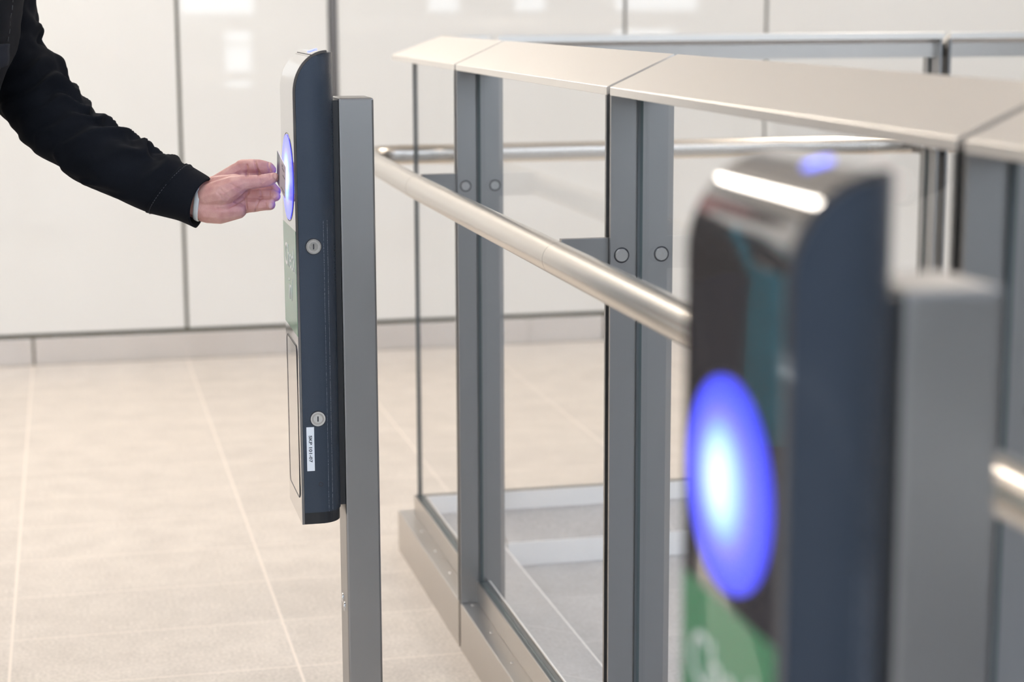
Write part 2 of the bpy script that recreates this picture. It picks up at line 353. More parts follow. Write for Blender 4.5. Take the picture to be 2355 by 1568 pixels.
# ------------------------------------------------------------------ balustrade
# profile co-ordinates: o = distance from the outer face towards the inside, s = along the run, z = height
XO, YO = 0.772, 4.595
def run_front(o, s, z): return Vector((XO + o, s, z))
def run_back(o, s, z): return Vector((s, YO - o, z))
def rbox(bm, fn, o0, o1, s0, s1, z0, z1, bevel=0.0, mi=0):
    p, q = fn(o0, s0, z0), fn(o1, s1, z1)
    a = [min(p[i], q[i]) for i in range(3)]; b = [max(p[i], q[i]) for i in range(3)]
    return box(bm, a, b, bevel, mi)
def segment(fn, s0, s1, label, mitre=None, root=None, origin_o=0.05):
    """one framed bay between s0 and s1; mitre = 'lo' / 'hi' end that meets the corner"""
    base = fn(origin_o, (s0 + s1) / 2, 0)
    if root: base = Vector(root.location)
    root = root or empty('balustrade_panel', base, label, 'balustrade', 'balustrade bays')
    def put(name, bm, m, smooth=False, mats=None, parent=None):
        bmesh.ops.translate(bm, verts=bm.verts[:], vec=-base)
        return obj(name, bm, m, parent or root, smooth, mats=mats)
    def end(o, k):                          # mitred ends follow the corner diagonal
        if mitre == 'lo' and k == 0: return s0 + o
        if mitre == 'hi' and k == 1: return s1 - o
        return (s0, s1)[k]
    def pr(pts, ext=0.0):
        bm = bmesh.new()
        def en(u, k):
            m_ = (mitre == 'lo' and k == 0) or (mitre == 'hi' and k == 1)
            return end(u, k) + (0 if m_ else (-ext, ext)[k])
        return prism(bm, pts, 0, 1, lambda u, v, d, k: fn(u, en(u, k), v))
    # sloping cap
    put('top_cap', pr([(0, 1.2195), (0, 1.2305), (0.001, 1.2315), (0.102, 1.2775), (0.103, 1.2765), (0.103, 1.261), (0.0985, 1.261)]), M['steel_cap'])
    bmc = pr([(0.030, 1.214), (0.030, 1.2325), (0.072, 1.2515), (0.072, 1.214)]); put('top_channel', bmc, M['steel'])
    # base
    put('base_plinth', pr([(0, 0), (0, 0.1005), (0.0015, 0.102), (0.062, 0.102), (0.064, 0.100), (0.213, 0.060), (0.213, 0)]), M['steel'])
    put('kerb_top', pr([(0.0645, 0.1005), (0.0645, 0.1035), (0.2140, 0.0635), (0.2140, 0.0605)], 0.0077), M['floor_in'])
    put('kerb_glare_strip', pr([(0.2145, 0.001), (0.2145, 0.0620), (0.2190, 0.0615), (0.2190, 0.001)], 0.0077), M['glare_white'])  # white strip added for the glare on the plinth's inner riser
    put('channel_glare_strip', pr([(0.0612, 0.1025), (0.0612, 0.1485), (0.0640, 0.1485), (0.0640, 0.1025)]), M['glare_white'])  # white strip added for the glare on the channel's inner face
    put('glazing_channel', pr([(0.035, 0.1025), (0.035, 0.149), (0.0375, 0.149), (0.0375, 0.141), (0.0585, 0.141), (0.0585, 0.149), (0.061, 0.149), (0.061, 0.1025)]), M['steel'])
    put('gasket', pr([(0.0378, 0.1415), (0.0378, 0.1475), (0.0582, 0.1475), (0.0582, 0.1415)]), M['gasket'])
    # glass
    g0, g1 = 0.0435, 0.0485
    e0 = s0 + (g1 + 0.0005 if mitre == 'lo' else 0.0078); e1 = s1 - (g0 if mitre == 'hi' else 0.0078)
    bm = bmesh.new(); rbox(bm, fn, g0, g1, e0, e1, 0.148, 1.2135); bmesh.ops.recalc_face_normals(bm, faces=bm.faces[:])
    bm.normal_update()
    nrm = (fn(1, 0, 0) - fn(0, 0, 0))
    for f in bm.faces: f.material_index = 0 if abs(f.normal.dot(nrm)) > 0.9 else 1
    put('glass_pane', bm, None, mats=[M['glass'], M['glass_edge']])
    for k in (0, 1):
        if (mitre == 'lo' and k == 0) or (mitre == 'hi' and k == 1): continue
        a, b = (s0 + 0.0075, s0 + 0.0115) if k == 0 else (s1 - 0.0115, s1 - 0.0075)
        bm = bmesh.new(); rbox(bm, fn, g0 - 0.0035, g0 - 0.0002, a, b, 0.150, 1.2135); put('edge_gasket', bm, M['gasket'])
    if mitre == 'hi':
        bm = bmesh.new(); rbox(bm, fn, g0 - 0.0008, g0 + 0.0095, s1 - g0 - 0.0095, s1 - g0 + 0.0008, 0.149, 1.2135); put('corner_seal', bm, M['gasket'])
    # end plates with their bolts
    for k, s in ((0, s0), (1, s1)):
        if (mitre == 'lo' and k == 0) or (mitre == 'hi' and k == 1): continue
        a, b = (s, s + 0.007) if k == 0 else (s - 0.007, s)
        bm = bmesh.new()
        prism(bm, [(0, 0.1025), (0, 1.2185), (0.0955, 1.262), (0.0955, 0.1025)], a, b, lambda u, v, d, kk: fn(u, d, v))
        pl = put('post', bm, M['steel_post'])
        inn = -1 if k == 1 else 1
        for o_ in (0.017, 0.078):
            c = fn(o_, b if k == 0 else a, 0.986); d = (fn(0, 1, 0) - fn(0, 0, 0)) * inn
            bm = bmesh.new(); disc(bm, c, d, 0.0105, 0.0022, 32, 0.0092); disc(bm, c + d * 0.0021, d, 0.0033, 0.0004, 6)
            put('bolt', bm, M['bolt'], parent=pl)
            bm = bmesh.new(); ringtube(bm, c, d, 0.0105, 0.0116, 0.0007); put('bolt_rim', bm, M['outline'], parent=pl)
    # ledge screws
    n = max(2, round((s1 - s0) / 0.175)); st = (s1 - s0) / n
    if mitre == 'hi': st = 0.175
    for i in range(n):
        s = s1 - 0.02 - i * st if mitre != 'hi' else s0 + 0.03 + i * 0.175
        if mitre == 'hi' and s > s1 - 0.06: break
        c = fn(0.0225, s, 0.102)
        bm = bmesh.new(); disc(bm, c, (0, 0, 1), 0.0042, 0.0012, 16, 0.0034); put('ledge_screw', bm, M['bolt'])
    return root
corner_bay = segment(run_front, 3.834, 4.595, 'L-shaped corner bay of the glazed steel balustrade, without a corner post, nearest the white wall', mitre='hi')
segment(run_front, 2.709, 3.818, 'glazed steel balustrade bay right beside the first card reader post')
segment(run_front, 1.573, 2.691, 'glazed steel balustrade bay behind the blurred card reader in front')
segment(run_front, 0.440, 1.557, 'nearest glazed balustrade bay, at the right edge of the photo')
segment(run_back, 0.772, 0.992, None, mitre='lo', root=corner_bay)
segment(run_back, 1.011, 2.160, 'long bay of the rear balustrade, seen over the front caps')
segment(run_back, 2.178, 3.330, 'rear balustrade bay at the top right edge of the photo')

# floor inside the enclosure, reflected daylight painted into its colour
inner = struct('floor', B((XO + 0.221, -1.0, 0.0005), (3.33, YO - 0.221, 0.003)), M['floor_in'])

# handrail outside both runs
RR, RZ, RX = 0.0245, 0.985, 0.690
rail_root = empty('handrail', (RX, 3.0, 0), 'round brushed steel handrail running along the outside of the glass balustrade', 'handrail')
pts = [(RX, y, RZ) for y in (0.2, 1.0, 1.56)] 
arc_r = 0.10; yb = YO + 0.082; xb = RX + 0.012
cor = [(xb + arc_r - arc_r * cos(t * pi / 16), yb - arc_r + arc_r * sin(t * pi / 16), RZ) for t in range(9)]
def put_rail(name, bm, m, smooth=True):
    bmesh.ops.translate(bm, verts=bm.verts[:], vec=(-RX, -3.0, 0)); o = obj(name, bm, m, rail_root, smooth)
    if smooth: o.data.set_sharp_from_angle(angle=radians(50))
    return o
ys = [0.2, 1.545, 2.672, 3.815]
for a, b in zip(ys, ys[1:]): put_rail('rail_tube', tube(bmesh.new(), [(RX, a + 0.0006, RZ), (RX, (a + b) / 2, RZ), (RX, b - 0.0006, RZ)], RR, 48), M['steel_rail'])
put_rail('rail_tube', tube(bmesh.new(), [(RX, 3.8156, RZ), (RX + 0.006, 4.2, RZ)] + cor + [(1.0, yb, RZ)], RR, 48), M['steel_rail'])
xs_ = [1.0012, 2.168, 3.3]
for a, b in zip(xs_, xs_[1:]): put_rail('rail_tube', tube(bmesh.new(), [(a, yb, RZ), ((a + b) / 2, yb, RZ), (b - 0.001, yb, RZ)], RR, 48), M['steel_rail'])
for y in ys[1:]: put_rail('rail_joint', tube(bmesh.new(), [(RX, y - 0.0015, RZ), (RX, y + 0.0015, RZ)], RR - 0.0006, 48), M['outline'])
for y in (1.565, 2.700, 3.826):
    put_rail('bracket', B((RX + 0.01, y - 0.006, RZ - 0.022), (XO + 0.05, y + 0.006, RZ + 0.026), 0.0008), M['steel_post'], False)
for x in (1.0015, 2.169):
    put_rail('bracket', B((x - 0.006, YO - 0.05, RZ - 0.022), (x + 0.006, yb - 0.01, RZ + 0.026), 0.0008), M['steel_post'], False)

# ------------------------------------------------------------------ card readers
FW = 0.176                                    # width of the face (along y); face looks to -x
ZB, ZT, ZS = 0.5345, 1.278, 1.2166            # bottom, top, start of the curved top
def xf(z):                                    # front profile of the head
    if z <= ZS: return 0.0
    t = min(1.0, (z - ZS) / (ZT - ZS)); return 0.050 * (1 - sqrt(max(0.0, 1 - t * t)))
def plan(inset=0.0):                          # D-shaped plan, flat face at x = 0, rounded back
    q = [(0.0, inset), (0.012, inset), (0.024, inset)]
    for i in range(1, 11):
        a = i / 10 * pi / 2; q.append((0.026 + (0.0365 - inset) * sin(a), inset + 0.038 * (1 - cos(a))))
    return q + [(x, FW - y) for x, y in reversed(q)]
def loft(bm, zlist, inset=0.0, xmin=0.0003):
    rings = []
    for z in zlist:
        x_ = xf(z) + xmin
        rings.append([bm.verts.new((max(x, x_), y, z)) for x, y in plan(inset)])
    n = len(rings[0])
    for a, b in zip(rings, rings[1:]):
        for i in range(n):
            try: bm.faces.new((a[i], a[(i + 1) % n], b[(i + 1) % n], b[i]))
            except ValueError: pass
    bm.faces.new(rings[0][::-1]); bm.faces.new(rings[-1])
    bmesh.ops.remove_doubles(bm, verts=bm.verts[:], dist=0.0002)
    bmesh.ops.dissolve_degenerate(bm, edges=bm.edges[:], dist=0.0001)
    return bm
def strip(bm, prof, y0, y1, t):               # a sheet of thickness t following the profile (x, z), on the -x side
    n = len(prof); out = []
    for i, (x, z) in enumerate(prof):
        ax, az = prof[max(i - 1, 0)]; bx, bz = prof[min(i + 1, n - 1)]
        dx, dz = bx - ax, bz - az; l = sqrt(dx * dx + dz * dz); out.append((x - dz / l * t, z + dx / l * t))
    poly = list(prof) + out[::-1]
    a = [bm.verts.new((x, y0, z)) for x, z in poly]; b = [bm.verts.new((x, y1, z)) for x, z in poly]
    m_ = len(poly)
    for i in range(n - 1):
        j = m_ - 1 - i
        bm.faces.new((a[i], a[i + 1], a[j - 1], a[j])); bm.faces.new((b[i + 1], b[i], b[j], b[j - 1]))
    for i in range(m_): bm.faces.new((a[i], a[(i + 1) % m_], b[(i + 1) % m_], b[i]))
    return bm
def face_prof(z0, z1, n=14):
    p = [(xf(z), z) for z in [z0] + ([ZS] if z0 < ZS else [])]
    if z1 > ZS:
        for i in range(1, n + 1):
            t = sin(i / n * pi / 2); z = ZS + (ZT - ZS) * t
            if z <= z1 and z > z0: p.append((xf(z), z))
    else: p = [(0, z0), (0, z1)]
    return p
def make_reader(x, y, dz, label, plate_text=None, kx=1.0, locks=((0.0231, 0.980), (0.0242, 0.706))):
    root = empty('card_reader', (x, y, 0), label, 'card reader')
    root.scale = (kx, 1, 1)
    def P(name, bm, m, smooth=False, parent=None, mats=None, lift=True):
        if lift: bmesh.ops.translate(bm, verts=bm.verts[:], vec=(0, 0, dz))
        return obj(name, bm, m, parent or root, smooth, mats=mats)
    # post and its mounting plate
    pst = P('post', B((0.0706, 0.032, 0), (0.1265, 0.112, 1.2069 + dz), 0.0035), M['steel_post'], lift=False)
    for (py, pz) in ((0.107 - 0.02, 0.382), (0.068, 0.373)):
        bm = bmesh.new(); disc(bm, (0.0706, py, pz), (-1, 0, 0), 0.0085, 0.0016, 24, 0.0075); disc(bm, (0.0690, py, pz), (-1, 0, 0), 0.003, 0.0003, 6)
        P('screw', bm, M['bolt'], parent=pst)
    P('mounting_plate', B((0.058, 0.030, 0.556), (0.0704, 0.146, 1.204), 0.001), M['black'])
    # housing
    zl = [0.5535, 0.7, 0.9, 1.1, ZS] + [ZS + (ZT - ZS) * sin(i / 16 * pi / 2) for i in range(1, 17)]
    hs = P('housing', loft(bmesh.new(), zl), M['housing'], True)
    md = hs.modifiers.new('edge', 'BEVEL'); md.width = 0.002; md.segments = 2; md.limit_method = 'ANGLE'; md.angle_limit = radians(50)
    hs.data.set_sharp_from_angle(angle=radians(40))
    P('bottom_cap', loft(bmesh.new(), [ZB, ZB + 0.003, 0.5530], 0.0015), M['black'])
    fp = P('face_panel', strip(bmesh.new(), face_prof(ZB, ZT), 0.0012, FW - 0.0012, 0.004), M['face'], False)
    fp.data.set_sharp_from_angle(angle=radians(30))
    for f in fp.data.polygons: f.use_smooth = True
    # seam across the curved top and status light above it
    zs_ = ZS + 0.0555; xs2 = xf(zs_)
    nx, nz = -0.78, 0.63
    P('seam', tube(bmesh.new(), [(xs2 - 0.0030, 0.002, zs_ + 0.0027), (xs2 - 0.0030, FW - 0.002, zs_ + 0.0027)], 0.0009, 8), M['outline'])
    zq = ZS + 0.0595; xq = xf(zq)
    ln = sqrt((0.062 * 0.062 * (xq - 0.05) / 0.05 ** 2) ** 2 + (zq - ZS) ** 2)
    nv = Vector(((xq - 0.05) / 0.05 ** 2, 0, (zq - ZS) / 0.0614 ** 2)).normalized()
    bm = bmesh.new(); disc(bm, Vector((xq, 0.072, zq)) + nv * 0.0040, nv, 0.0085, 0.0012, 28, 0.0075); P('status_light', bm, M['led_dot'])
    # round reading target
    cz, cy = 1.0815, FW / 2
    bm = bmesh.new(); disc(bm, (0, 0, 0), (-1, 0, 0), 0.066, 0.0012, 72)
    o = obj('light_target', bm, M['led'], root, loc=(-0.0040, cy, cz + dz)); o.scale = (1, 1.13, 1.02)
    bm = ringtube(bmesh.new(), (-0.0041, cy, cz), (-1, 0, 0), 0.0692, 0.0702, 0.0004, 72)
    for v in bm.verts: v.co.y = cy + (v.co.y - cy) * 1.13
    P('target_ring', bm, M['outline'])
    # green sticker with its lettering
    st = P('sticker', strip(bmesh.new(), [(-0.0040, 0.838), (-0.0040, 1.0035)], 0.003, FW - 0.003, 0.0003), M['green'])
    R = Matrix(((0, 0, -1, 0), (-1, 0, 0, 0), (0, 1, 0, 0), (0, 0, 0, 1)))
    for body, zt, c_ in (('Check', 0.936, 0.087), ('in/', 0.885, 0.083)):
        text_mesh('lettering', body, 0.052, M['white_print'], st, Matrix.Translation((-0.0046, c_, zt + dz)) @ R, 0.0002, 'CENTER')
    # service door outlined by a groove
    dr = P('service_door', B((-0.0046, 0.024, 0.574), (-0.0039, 0.152, 0.818), 0.0), M['face'])
    bm = bmesh.new()
    y0, y1, z0, z1, rr = 0.022, 0.154, 0.572, 0.820, 0.012
    loop = []
    for (cy_, cz_, a0) in ((y1 - rr, z1 - rr, 0), (y0 + rr, z1 - rr, 90), (y0 + rr, z0 + rr, 180), (y1 - rr, z0 + rr, 270)):
        for i in range(7): a = radians(a0 + i * 15); loop.append(((-0.0042), cy_ + rr * cos(a), cz_ + rr * sin(a)))
    tube(bm, loop + loop[:1], 0.0010, 8, False); P('groove', bm, M['outline'], parent=dr)
    # locks, button and label on the near side
    for (lx, lz) in locks:
        bm = bmesh.new(); ringtube(bm, (lx, 0, lz), (0, -1, 0), 0.0096, 0.0117, 0.0022, 40); lk = P('lock', bm, M['chrome'], False)
        bm = bmesh.new(); ringtube(bm, (lx, 0, lz), (0, -1, 0), 0.0070, 0.0097, 0.0014, 40); P('lock_collar', bm, M['steel'], parent=lk)
        bm = bmesh.new(); disc(bm, (lx, 0.001, lz), (0, -1, 0), 0.0070, 0.0030, 32); P('lock_barrel', bm, M['chrome'], parent=lk)
        bm = bmesh.new(); box(bm, (lx - 0.0011, -0.0023, lz - 0.0042), (lx + 0.0008, -0.0018, lz + 0.0042)); P('keyhole', bm, M['outline'], parent=lk)
        bm = bmesh.new(); ringtube(bm, (lx, 0, lz), (0, -1, 0), 0.0117, 0.0130, 0.0006, 40); P('lock_rim', bm, M['outline'], parent=lk)
    bm = bmesh.new(); ringtube(bm, (0.0267, 0.0002, 0.5996), (0, -1, 0), 0.0026, 0.0036, 0.0007, 24); P('plug_ring', bm, M['outline'])
    bm = bmesh.new(); disc(bm, (0.0267, 0.0004, 0.5996), (0, -1, 0), 0.0026, 0.0006, 20); P('plug', bm, M['housing'])
    if plate_text:
        bm = bmesh.new(); box(bm, (0.0055, -0.0006, 0.6220), (0.0176, 0.0002, 0.6930)); lb = P('label_plate', bm, M['white_label'])
        # reads from top to bottom: text x -> -z, text up -> +x
        R2 = Matrix(((0, 1, 0, 0), (0, 0, -1, 0), (-1, 0, 0, 0), (0, 0, 0, 1)))
        text_mesh('lettering', plate_text, 0.0071, M['ink'], lb, Matrix.Translation((0.0091, -0.0008, 0.6797 + dz)) @ R2 @ Matrix.Diagonal((1.30, 1, 1, 1)), 0.0001, offset=0.00012)
    # ventilation holes on the rounded back edge
    for zc in (1.160, 0.950):
        bm = bmesh.new()
        for k in range(7):
            for c_ in (0, 1):
                a = radians(63 + 9 * c_); z = zc + 0.030 - k * 0.0095 - c_ * 0.0048
                p = Vector((0.026 + 0.0365 * sin(a), 0.038 * (1 - cos(a)), z)); n_ = Vector((sin(a) / 0.0365, -cos(a) / 0.038, 0)).normalized()
                disc(bm, p - n_ * 0.0004, n_, 0.0014, 0.0006, 10)
        P('vent', bm, M['vent'])
    return root
make_reader(0.3453, 2.95, 0.0, 'slate grey card reader on a steel post, tapped by the held card', 'SKP 101-07')
make_reader(0.394, 1.0, -0.024, 'large blurred card reader on a steel post in the right foreground', kx=1.17, locks=((0.0242, 0.706),))

# ------------------------------------------------------------------ the person
def capsule(bm, a, b, ra, rb, n=14):
    a, b = Vector(a), Vector(b); t = bmesh.new()
    for c, r in ((a, ra), (b, rb)):
        mtx = Matrix.Translation(c) @ Matrix.Scale(r, 4)
        bmesh.ops.create_icosphere(t, subdivisions=2, radius=1, matrix=mtx)
    bmesh.ops.convex_hull(t, input=t.verts[:])
    for v in [v for v in t.verts if not v.link_faces]: t.verts.remove(v)
    me = bpy.data.meshes.new('tmp'); t.to_mesh(me); t.free(); bm.from_mesh(me); bpy.data.meshes.remove(me)
def ball(bm, c, rx, ry, rz, ax=None):
    mtx = Matrix.Translation(Vector(c)) @ (ax.to_4x4() if ax else Matrix.Identity(4)) @ Matrix.Diagonal((rx, ry, rz, 1))
    bmesh.ops.create_icosphere(bm, subdivisions=3, radius=1, matrix=mtx)
def fuse(bm, voxel, it):
    """melt overlapping shapes into one smooth closed surface"""
    me = bpy.data.meshes.new('tmp'); bm.to_mesh(me); bm.free()
    o = bpy.data.objects.new('tmp', me); C.objects.link(o)
    r = o.modifiers.new('r', 'REMESH'); r.mode = 'VOXEL'; r.voxel_size = voxel
    s = o.modifiers.new('s', 'SMOOTH'); s.factor = 0.5; s.iterations = it
    dg = bpy.context.evaluated_depsgraph_get(); out = bpy.data.meshes.new_from_object(o.evaluated_get(dg))
    bpy.data.objects.remove(o); bpy.data.meshes.remove(me)
    return out
E1 = rt0.copy(); E2 = Vector((sin(AZ), cos(AZ), 0)); hip = at(-345, 600, 2.97); hip.z = 0
AX = Matrix((E1, E2, Vector((0, 0, 1)))).transposed()      # columns: forward, left (away from the camera), up
def L3(f, l, z):                          # the upper body leans towards the reader
    k = max(0.0, min(1.0, (z - 1.0) / 0.35)); k = k * k * (3 - 2 * k)
    return hip + E1 * (f + 0.058 * k) + E2 * l + Vector((0, 0, z))
person = empty('person', hip, 'person in a black denim jacket holding a card to the reader with the left hand', 'person')
inv = -hip
def pobj(name, bm_or_me, m, parent=person, smooth=True, mats=None):
    if isinstance(bm_or_me, bmesh.types.BMesh):
        me = bpy.data.meshes.new(name); bmesh.ops.recalc_face_normals(bm_or_me, faces=bm_or_me.faces[:]); bm_or_me.to_mesh(me); bm_or_me.free()
    else: me = bm_or_me; me.name = name
    me.transform(Matrix.Translation(inv)); me.materials.clear()
    for x in (mats or [m]): me.materials.append(x)
    for f in me.polygons: f.use_smooth = smooth
    o = bpy.data.objects.new(name, me); C.objects.link(o); o.parent = parent
    return o

# left hand, laid out on a close-up of 5.6 units per pixel whose corner is pixel (400, 300)
D0 = 3.094
def hz(x, y, dmm=0.0): return at(400 + x / 5.6, 300 + y / 5.6, D0 + dmm / 1000)
U = D0 / F_PX / 5.6
def chain(bm, pts):
    for (a, b) in zip(pts, pts[1:]): capsule(bm, hz(*a[:3]), hz(*b[:3]), a[3] * U, b[3] * U)
hb = bmesh.new()
chain(hb, [(-120, 640, 14, 165), (100, 740, 4, 185), (330, 800, 0, 185)])                 # forearm inside the sleeve
chain(hb, [(-120, 740, 14, 165), (100, 860, 4, 185), (360, 985, 0, 180)])
chain(hb, [(360, 800, 3, 165), (560, 690, 6, 125), (800, 515, 10, 98), (880, 470, 10, 92)])       # index metacarpal
chain(hb, [(380, 860, 6, 165), (620, 760, 10, 130), (900, 620, 14, 108)])
chain(hb, [(380, 930, 6, 170), (650, 880, 10, 140), (920, 780, 12, 108)])
chain(hb, [(390, 1000, 4, 175), (650, 990, 6, 160), (900, 960, 8, 118)])
chain(hb, [(420, 1020, -2, 175), (600, 1040, -5, 165), (830, 1030, -3, 110)])             # heel of the palm
chain(hb, [(420, 850, -8, 165), (620, 800, -15, 180), (760, 730, -19, 150), (900, 668, -22, 100)])  # ball of the thumb
chain(hb, [(560, 700, -6, 120), (800, 640, -16, 85)])
chain(hb, [(880, 672, -22, 103), (1000, 664, -23, 92), (1110, 655, -23, 88), (1150, 650, -23, 88), (1230, 632, -22, 84), (1290, 606, -21, 66)])  # thumb
chain(hb, [(870, 470, 10, 98), (980, 458, 8, 92), (1075, 456, 6, 88), (1120, 462, 7, 88), (1215, 482, 8, 82), (1262, 508, 8, 60)])  # index
chain(hb, [(900, 620, 14, 108), (1085, 615, 16, 86), (1215, 695, 11, 80), (1312, 782, 5, 68)])  # middle
chain(hb, [(920, 780, 12, 105), (1050, 815, 8, 88), (1120, 812, 4, 82), (1240, 815, 0, 74), (1308, 848, -5, 68)])  # ring
chain(hb, [(900, 960, 8, 108), (1060, 960, 2, 90), (1110, 955, -1, 84), (1190, 952, -4, 78), (1240, 958, -8, 70)])  # little
hand = fuse(hb, 0.00125, 4)
creases = [([(918, 862), (928, 960), (940, 1030), (938, 1110)], 9, 1.5), ([(560, 1010), (690, 995), (800, 940), (905, 868), (955, 800)], 11, 1.7),
           ([(1112, 872), (1085, 905), (1062, 960), (1058, 1035)], 9, 1.6), ([(1118, 752), (1122, 800), (1132, 866)], 8, 1.2),
           ([(938, 450), (945, 520), (942, 575)], 10, 2.6), ([(1046, 395), (1060, 470), (1100, 570)], 10, 3.0), ([(1225, 400), (1218, 450), (1240, 520)], 8, 1.4),
           ([(1108, 866), (1170, 868), (1222, 872)], 9, 1.4), ([(1230, 790), (1228, 830), (1240, 868)], 8, 1.0),
           ([(1095, 585), (1105, 630), (1135, 665)], 8, 0.8), ([(1125, 590), (1130, 625), (1150, 650)], 7, 0.6),
           ([(735, 690), (800, 730), (880, 770), (950, 775)], 8, 0.9), ([(760, 730), (830, 775), (900, 800)], 8, 0.7),
           ([(560, 800), (620, 860), (680, 900)], 9, 0.5), ([(600, 760), (680, 830), (740, 880)], 9, 0.5), ([(960, 765), (1100, 748), (1250, 742)], 10, 1.4),
           ([(1250, 555), (1240, 590), (1262, 640)], 6, 0.6), ([(1195, 890), (1178, 930), (1190, 990)], 7, 0.6)]
def seg_d(px, py, pl):
    best = 1e9
    for (ax, ay), (bx, by) in zip(pl, pl[1:]):
        dx, dy = bx - ax, by - ay; t = max(0, min(1, ((px - ax) * dx + (py - ay) * dy) / (dx * dx + dy * dy)))
        best = min(best, (px - ax - t * dx) ** 2 + (py - ay - t * dy) ** 2)
    return best
hand.update()
moves = {}
for v in hand.vertices:
    q = v.co - CAM; d = q.dot(fw); x = (1177.5 + F_PX * q.dot(rt) / d - 400) * 5.6; y = (784 - F_PX * q.dot(up) / d - 300) * 5.6
    if x < 420 or v.normal.dot(fw) > 0.1: continue
    s = 0
    for pl, w, dep in creases:
        dd = seg_d(x, y, pl)
        if dd < 16 * w * w: s += dep * exp(-dd / (2 * w * w))
    if s: moves[v.index] = v.co - v.normal * (s * 0.0013)
for i, c in moves.items(): hand.vertices[i].co = c

# the rest of the body (mostly under clothes and outside the frame)
bb_ = bmesh.new()
def cp(a, b, ra, rb): capsule(bb_, L3(*a), L3(*b), ra, rb)
for s in (-1, 1):
    fo = 0.07 * s
    cp((0, 0.09 * s, 0.90), (0.02 + fo * .5, 0.095 * s, 0.50), 0.085, 0.055); cp((0.02 + fo * .5, 0.095 * s, 0.50), (-0.03 + fo, 0.10 * s, 0.10), 0.055, 0.036)
    cp((-0.05 + fo, 0.10 * s, 0.055), (0.13 + fo, 0.11 * s, 0.035), 0.035, 0.030)
    cp((0.08, 0.05 * s, 1.40), (0.080, 0.130 * s, 1.385), 0.050, 0.042)
cp((-0.01, -0.07, 0.97), (-0.01, 0.07, 0.97), 0.085, 0.085); cp((0.01, 0, 1.0), (0.06, 0, 1.15), 0.085, 0.085)
for l in (-0.07, 0.07): cp((0.06, l, 1.12), (0.083, l, 1.34), 0.072, 0.085)
cp((0.09, 0, 1.42), (0.125, 0, 1.56), 0.058, 0.054)
# right arm hangs down, left arm reaches out
cp((0.020, -0.205, 1.33), (-0.035, -0.238, 1.13), 0.036, 0.034); cp((-0.035, -0.238, 1.13), (-0.05, -0.247, 0.90), 0.036, 0.028)
sh, el, wr = at(-30, -70, 3.19), at(62, 250, 3.18), hz(-300, 640, 6)
capsule(bb_, L3(0.08, 0.13, 1.385), sh, 0.040, 0.036); capsule(bb_, sh, el, 0.036, 0.034); capsule(bb_, el, wr, 0.034, 0.028)
body = fuse(bb_, 0.009, 6)
hd = bmesh.new()
def hcp(a, b, ra, rb): capsule(hd, L3(*a), L3(*b), ra, rb)
hcp((0.10, 0, 1.47), (0.135, 0, 1.60), 0.054, 0.052)
ball(hd, L3(0.150, 0, 1.705), 0.098, 0.076, 0.095, AX); ball(hd, L3(0.178, 0, 1.640), 0.066, 0.060, 0.080, AX)
hcp((0.215, -0.018, 1.590), (0.215, 0.018, 1.590), 0.022, 0.022)
hcp((0.240, 0, 1.690), (0.262, 0, 1.652), 0.011, 0.015); hcp((0.245, -0.012, 1.650), (0.245, 0.012, 1.650), 0.010, 0.010)
hcp((0.228, -0.035, 1.712), (0.228, 0.035, 1.712), 0.014, 0.014)
hcp((0.236, -0.02, 1.624), (0.236, 0.02, 1.624), 0.0075, 0.0075); hcp((0.234, -0.017, 1.613), (0.234, 0.017, 1.613), 0.008, 0.008)
for s in (-1, 1):
    ball(hd, L3(0.145, 0.078 * s, 1.672), 0.018, 0.008, 0.031, AX); ball(hd, L3(0.205, 0.040 * s, 1.655), 0.025, 0.022, 0.028, AX)
head = fuse(hd, 0.0035, 4)
# right hand, relaxed beside the thigh
rh = bmesh.new()
def rcp(a, b, ra, rb): capsule(rh, L3(a[0] - 0.118, a[1], a[2]), L3(b[0] - 0.118, b[1], b[2]), ra, rb)
rcp((0.065, -0.245, 0.93), (0.075, -0.245, 0.87), 0.028, 0.025)
for i, (dx, ln) in enumerate(((0.030, 0.080), (0.010, 0.088), (-0.010, 0.082), (-0.028, 0.064))):
    k0 = (0.080 + dx * 0.4, -0.245, 0.875); k1 = (0.088 + dx, -0.247, 0.795); k2 = (0.094 + dx, -0.236, 0.795 - ln * 0.5); k3 = (0.094 + dx, -0.216, 0.795 - ln * 0.92)
    rcp(k0, k1, 0.014, 0.0125); rcp(k1, k2, 0.0105, 0.0095); rcp(k2, k3, 0.0092, 0.0075)
rcp((0.098, -0.238, 0.862), (0.128, -0.226, 0.825), 0.014, 0.0115); rcp((0.128, -0.226, 0.825), (0.136, -0.218, 0.785), 0.0108, 0.0085)
rhand = fuse(rh, 0.0026, 3)
bm = bmesh.new()
for me in (body, head, hand, rhand): bm.from_mesh(me)
body_o = pobj('body', bm, M['skin'])
# hair, eyes, brows
hr = bmesh.new(); ball(hr, L3(0.138, 0, 1.725), 0.103, 0.083, 0.098, AX); ball(hr, L3(0.115, 0, 1.69), 0.090, 0.080, 0.085, AX)
for v in [v for v in hr.verts if (v.co - hip).dot(E1) > 0.212 and v.co.z < 1.745]: hr.verts.remove(v)
pobj('hair', hr, M['hair'])
for s in (-1, 1):
    e = bmesh.new(); ball(e, L3(0.221, 0.031 * s, 1.693), 0.0125, 0.0125, 0.0125); eo = pobj('eye', e, M['eye'])
    e = bmesh.new(); ball(e, L3(0.2300, 0.031 * s, 1.693), 0.0055, 0.0055, 0.0055); pobj('iris', e, M['iris'], eo)
